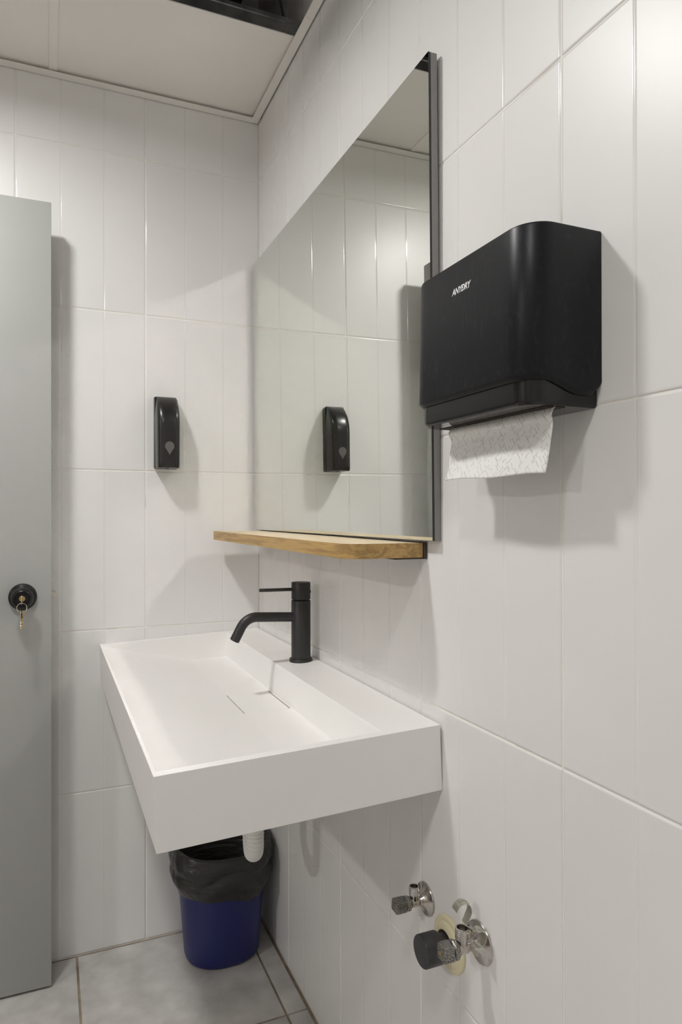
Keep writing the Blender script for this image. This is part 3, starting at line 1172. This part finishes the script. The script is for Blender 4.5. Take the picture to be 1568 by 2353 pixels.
rings = []
lev = [k / 30 for k in range(31)]
TOPZ = 0.306
for k, t in enumerate(lev):
    ring = []
    for i in range(SEG):
        a = 2 * math.pi * i / SEG
        z = hem(a) + (TOPZ + 0.004 * math.sin(2 * a + 1) - hem(a)) * t
        rx, ry = bin_section(min(z, 0.29))
        n = 2.35
        ca, sa = math.cos(a), math.sin(a)
        kk = (abs(ca) ** n + abs(sa) ** n) ** (-1 / n)
        puff = 0.0045 + 0.011 * math.sin(math.pi * min(1, t * 0.95 + 0.05)) ** 0.8 + 0.006 * t
        # folds sweep down and round the bin
        q = 3.1 * t + 0.55 * math.sin(2 * a + 0.5) + 0.35 * math.cos(a) + 0.25 * math.sin(5 * a)
        fold = 0.0085 * (abs(math.sin(q * 1.9)) - 0.55) * math.sin(math.pi * (0.08 + 0.88 * t))
        q2 = 7.3 * t + 0.9 * math.sin(3 * a + 1.0) + 0.6 * math.sin(a * 7 + 4 * t)
        fold += 0.0030 * (abs(math.sin(q2)) - 0.6) * math.sin(math.pi * t) + 0.0006 * math.sin(31 * a + 14 * t)
        e = max(0.0022, puff + fold)
        # keep clear of the walls behind
        px, py = (rx + e) * kk * ca, (ry + e) * kk * sa
        py = min(py, -BY - 0.004)
        px = min(px, -BX - 0.004)
        ring.append(bm.verts.new((px, py, z)))
    rings.append(ring)
# over the rim and down inside
for dz, din in [(0.003, -0.004), (0.0, -0.012), (-0.03, -0.016), (-0.10, -0.022), (-0.20, -0.030), (-0.29, -0.05)]:
    ring = []
    for i in range(SEG):
        a = 2 * math.pi * i / SEG
        z = max(0.012, TOPZ + 0.004 * math.sin(2 * a + 1) + dz)
        rx, ry = bin_section(min(z, 0.29))
        n = 2.35
        ca, sa = math.cos(a), math.sin(a)
        kk = (abs(ca) ** n + abs(sa) ** n) ** (-1 / n)
        e = (0.011 if dz > -0.001 else 0.0065) + din + 0.001 * math.sin(5 * a + 30 * dz) + 0.0006 * math.sin(17 * a - 50 * dz)
        if dz < -0.001:
            e = min(e, -0.004)
        px, py = (rx + e) * kk * ca, (ry + e) * kk * sa
        ring.append(bm.verts.new((min(px, -BX - 0.004), min(py, -BY - 0.004), z)))
    rings.append(ring)
skin(bm, rings, False, True)
liner = obj('bin_liner', bm, M['liner'], angle=180)
liner.location = (BX, BY, 0)
liner['label'] = 'crumpled black plastic liner folded over the rim of the blue waste bin'
liner['category'] = 'bin liner'
n_, l_ = nt(M['liner'])
tc = n_.new('ShaderNodeTexCoord')
mp = n_.new('ShaderNodeMapping')
mp.inputs['Scale'].default_value = (7, 7, 26)
l_.new(tc.outputs['Object'], mp.inputs[0])
no = n_.new('ShaderNodeTexNoise')
no.inputs['Scale'].default_value = 2.2
no.inputs['Detail'].default_value = 6
no.inputs['Distortion'].default_value = 1.5
l_.new(mp.outputs[0], no.inputs['Vector'])
bp = n_.new('ShaderNodeBump')
bp.inputs['Strength'].default_value = 0.6
bp.inputs['Distance'].default_value = 0.006
l_.new(no.outputs['Fac'], bp.inputs['Height'])
l_.new(bp.outputs[0], n_['Principled BSDF'].inputs['Normal'])


# ------------------------------------------------------------------ stop valves, drain stub, pipe clip
def valve(label, y, z, s, xo, xh0, xh1, fr, hs, turn):
    t = thing('stop_valve', label, 'valve', (0, y, z), group='capped-off stop valves on the right wall')
    obj('flange', lathe(bmesh.new(), [(fr, 0.0005), (fr, 0.0015), (fr * 0.97, 0.0030), (fr * 0.80, 0.0045), (fr * 0.55, 0.0065), (fr * 0.42, 0.0105), (fr * 0.38, 0.0115), (0.0, 0.0115)], (0, 0, 0), (-1, 0, 0), 48, close=False), M['chrome'], t)
    r = 0.0078 * s
    body = obj('body', lathe(bmesh.new(), [(r * 1.25, 0.006), (r * 1.3, 0.012), (r * 0.95, 0.0150), (r * 0.95, -xo - 0.010 * s), (r * 1.12, -xo - 0.006 * s), (r * 1.12, -xo + 0.007 * s), (r * 0.8, -xo + 0.009 * s), (r * 0.8, -xh0 + 0.004)], (0, 0, 0), (-1, 0, 0), 28), M['chrome'], t)
    ro = 0.0088 * s
    h = 0.0265 * s
    prof = [(ro * 0.9, 0.0), (ro * 0.9, h * 0.45), (ro, h * 0.48)]
    for k in range(5):
        prof += [(ro, h * (0.52 + 0.09 * k)), (ro * 0.95, h * (0.565 + 0.09 * k))]
    prof += [(ro, h * 0.97), (ro * 0.97, h), (ro * 0.74, h), (ro * 0.70, h * 0.55), (0.0, h * 0.55)]
    obj('outlet', lathe(bmesh.new(), prof, (xo, 0, 0), (0, 0, 1), 28, close=False), M['chrome'], body)
    bm = bmesh.new()
    box(bm, (xh1, -hs / 2, -hs / 2), (xh0 - 0.006 * s, hs / 2, hs / 2), 0.0022 * s, 2)
    bmesh.ops.rotate(bm, verts=bm.verts, cent=(0, 0, 0), matrix=Matrix.Rotation(turn, 3, 'X'))
    hd = obj('handle', bm, M['chrome_pitted'], t)
    bm = bmesh.new()
    lathe(bm, [(0.0, -xh0 - 0.001), (hs * 0.60, -xh0 - 0.001), (hs * 0.64, -xh0 + 0.001), (hs * 0.64, -xh0 + 0.0045 * s), (hs * 0.58, -xh0 + 0.0065 * s), (0, -xh0 + 0.0065 * s)], (0, 0, 0), (-1, 0, 0), 8, close=False)
    obj('collar', bm, M['chrome_pitted'], hd, angle=25)
    obj('handle_screw', lathe(bmesh.new(), [(0.0, 0.0), (0.0025 * s, 0.0), (0.0025 * s, 0.0008), (0, 0.0008)], (xh1 - 0.0002, 0, 0), (-1, 0, 0), 12, close=False), M['brass'], hd)
    return t


valve('chrome stop valve with pitted square handle, set higher up under the washbasin', -0.9740, 0.5620, 1.0, -0.0241, -0.0350, -0.0630, 0.0275, 0.0195, 0.10)
valve('chrome stop valve with spring clip hooked over it, beside the cream escutcheon', -1.1280, 0.5790, 1.12, -0.0335, -0.0440, -0.0700, 0.0310, 0.0225, -0.06)

stub = thing('drain_outlet', 'capped drain outlet with round cream escutcheon and dark grey cap', 'drain', (0, -1.0470, 0.5283))
bm = lathe(bmesh.new(), [(0.0430, 0.0005), (0.0430, 0.0025), (0.0415, 0.0045), (0.0370, 0.0058), (0.0345, 0.0052), (0.0330, 0.0068), (0.0255, 0.0105), (0.0225, 0.0105), (0.0225, 0.002)], (0, 0, 0), (-1, 0, 0), 56, close=False)
obj('escutcheon', bm, M['cream'], stub)
obj('gap_ring', lathe(bmesh.new(), [(0.0228, 0.003), (0.019, 0.0035), (0.0, 0.0035)], (0, 0, 0), (-1, 0, 0), 32, close=False), M['dark_hole'], stub)
obj('pipe', lathe(bmesh.new(), [(0.0185, 0.002), (0.0185, 0.022), (0.0200, 0.0225), (0.0200, 0.026), (0.0, 0.026)], (0, 0, 0), (-1, 0, 0), 32, close=False), M['dark_rubber'], stub)
obj('cap', lathe(bmesh.new(), [(0.0, 0.0235), (0.0238, 0.0235), (0.0244, 0.0245), (0.0244, 0.0530), (0.0236, 0.0545), (0.0, 0.0547)], (0, 0, 0), (-1, 0, 0), 48, close=False), M['dark_rubber'], stub)

clip = thing('pipe_clip', 'thin bent steel pipe clip with two hooks on the lower stop valve', 'clip', (0, -1.128, 0.579))


def arc(cx, cz, r, a0, a1, y, n=14):
    return [(cx + r * math.cos(math.radians(a0 + (a1 - a0) * i / n)), y, cz + r * math.sin(math.radians(a0 + (a1 - a0) * i / n))) for i in range(n + 1)]


up_pts = arc(-0.0300, 0.0515, 0.0135, 165, -42, 0.004) + [(-0.0245, 0.002, 0.0375), (-0.0290, 0.000, 0.0345)]
obj('upper_hook', ribbon(bmesh.new(), up_pts, (0.001, 0.0135, 0.001), 0.0010), M['clip'], clip, angle=50)
bm = bmesh.new()
ribbon(bm, [Vector(p) + Vector((0, 0.002, 0)) for p in arc(-0.0300, 0.0515, 0.0143, 150, -35, 0.004)], (0.0002, 0.0030, 0.0002), 0.0012)
obj('hook_rib', bm, M['clip'], clip, angle=50)
tb = [(-0.0290, 0.000, 0.0345), (-0.0270, -0.006, 0.0330), (-0.0250, -0.0130, 0.0325)]
tab = obj('tab', ribbon(bmesh.new(), tb, (0.0080, 0.0020, -0.0070), 0.0010), M['clip'], clip, angle=50)
obj('tab_hole', lathe(bmesh.new(), [(0.0, 0.0), (0.0017, 0.0), (0.0017, 0.0004), (0, 0.0004)], (-0.0272, -0.0068, 0.0338), (-0.7, -0.15, 0.66), 12, close=False), M['dark_hole'], tab)
lo_pts = [(-0.0270, -0.0150, 0.0345)] + arc(-0.0210, 0.0255, 0.0115, 105, -110, -0.022)
obj('lower_hook', ribbon(bmesh.new(), lo_pts, (0.001, 0.0135, 0.001), 0.0010), M['clip'], clip, angle=50)
bm = bmesh.new()
ribbon(bm, [Vector(p) + Vector((0, -0.002, 0)) for p in arc(-0.0210, 0.0255, 0.0123, 90, -100, -0.022)], (0.0002, 0.0030, 0.0002), 0.0012)
obj('hook_rib', bm, M['clip'], clip, angle=50)

# ------------------------------------------------------------------ keys in the door knob
keys = thing('key_bunch', 'small bunch of keys hanging from the black door knob', 'keys', (KX, DY0 - 0.0498, KZ))
# key in the lock: flat bow seen edge on
bm = bmesh.new()
bow = [(0.000, -0.004), (0.006, -0.004), (0.008, -0.0125), (0.018, -0.0125), (0.024, -0.007), (0.024, 0.006), (0.018, 0.0105), (0.008, 0.0105), (0.006, 0.003), (0.000, 0.003)]
prism(bm, bow, -0.0010, 0.0010, lambda a, b, d: Vector((d, -a, b)))
obj('lock_key', bm, M['nickel'], keys)
# ring
RC = Vector((0.000, -0.0190, -0.0200))
bm = bmesh.new()
rp = [RC + Vector((0.0115 * math.cos(2 * math.pi * i / 40), 0.002 * math.sin(2 * math.pi * i / 40), 0.0115 * math.sin(2 * math.pi * i / 40))) for i in range(41)]
tube(bm, rp, 0.00075, 8)
obj('key_ring', bm, M['nickel'], keys)
for k, dx in enumerate((-0.0014, 0.0016)):
    bm = bmesh.new()
    z0 = RC.z - 0.0085
    pol = [(-0.006, z0 + 0.002), (0.006, z0 + 0.002), (0.0085, z0 - 0.006), (0.0065, z0 - 0.014), (0.0035, z0 - 0.016), (0.0035, z0 - 0.022)]
    for q in range(5):
        zz = z0 - 0.022 - 0.004 * q
        pol += [(0.0042, zz - 0.0006), (0.0022 + 0.0008 * (q % 2), zz - 0.002), (0.0040, zz - 0.0036)]
    pol += [(0.0, z0 - 0.044 - 0.001 * k), (-0.0035, z0 - 0.042), (-0.0035, z0 - 0.016), (-0.0065, z0 - 0.014), (-0.0085, z0 - 0.006)]
    prism(bm, pol, dx - 0.0011, dx + 0.0011, lambda a, b, d: Vector((d, RC.y - a * 0.9, b)))
    bmesh.ops.rotate(bm, verts=bm.verts, cent=RC, matrix=Matrix.Rotation(0.10 * (1 if k else -1), 3, 'Z'))
    obj('key', bm, M['brass'] if k else M['nickel'], keys)
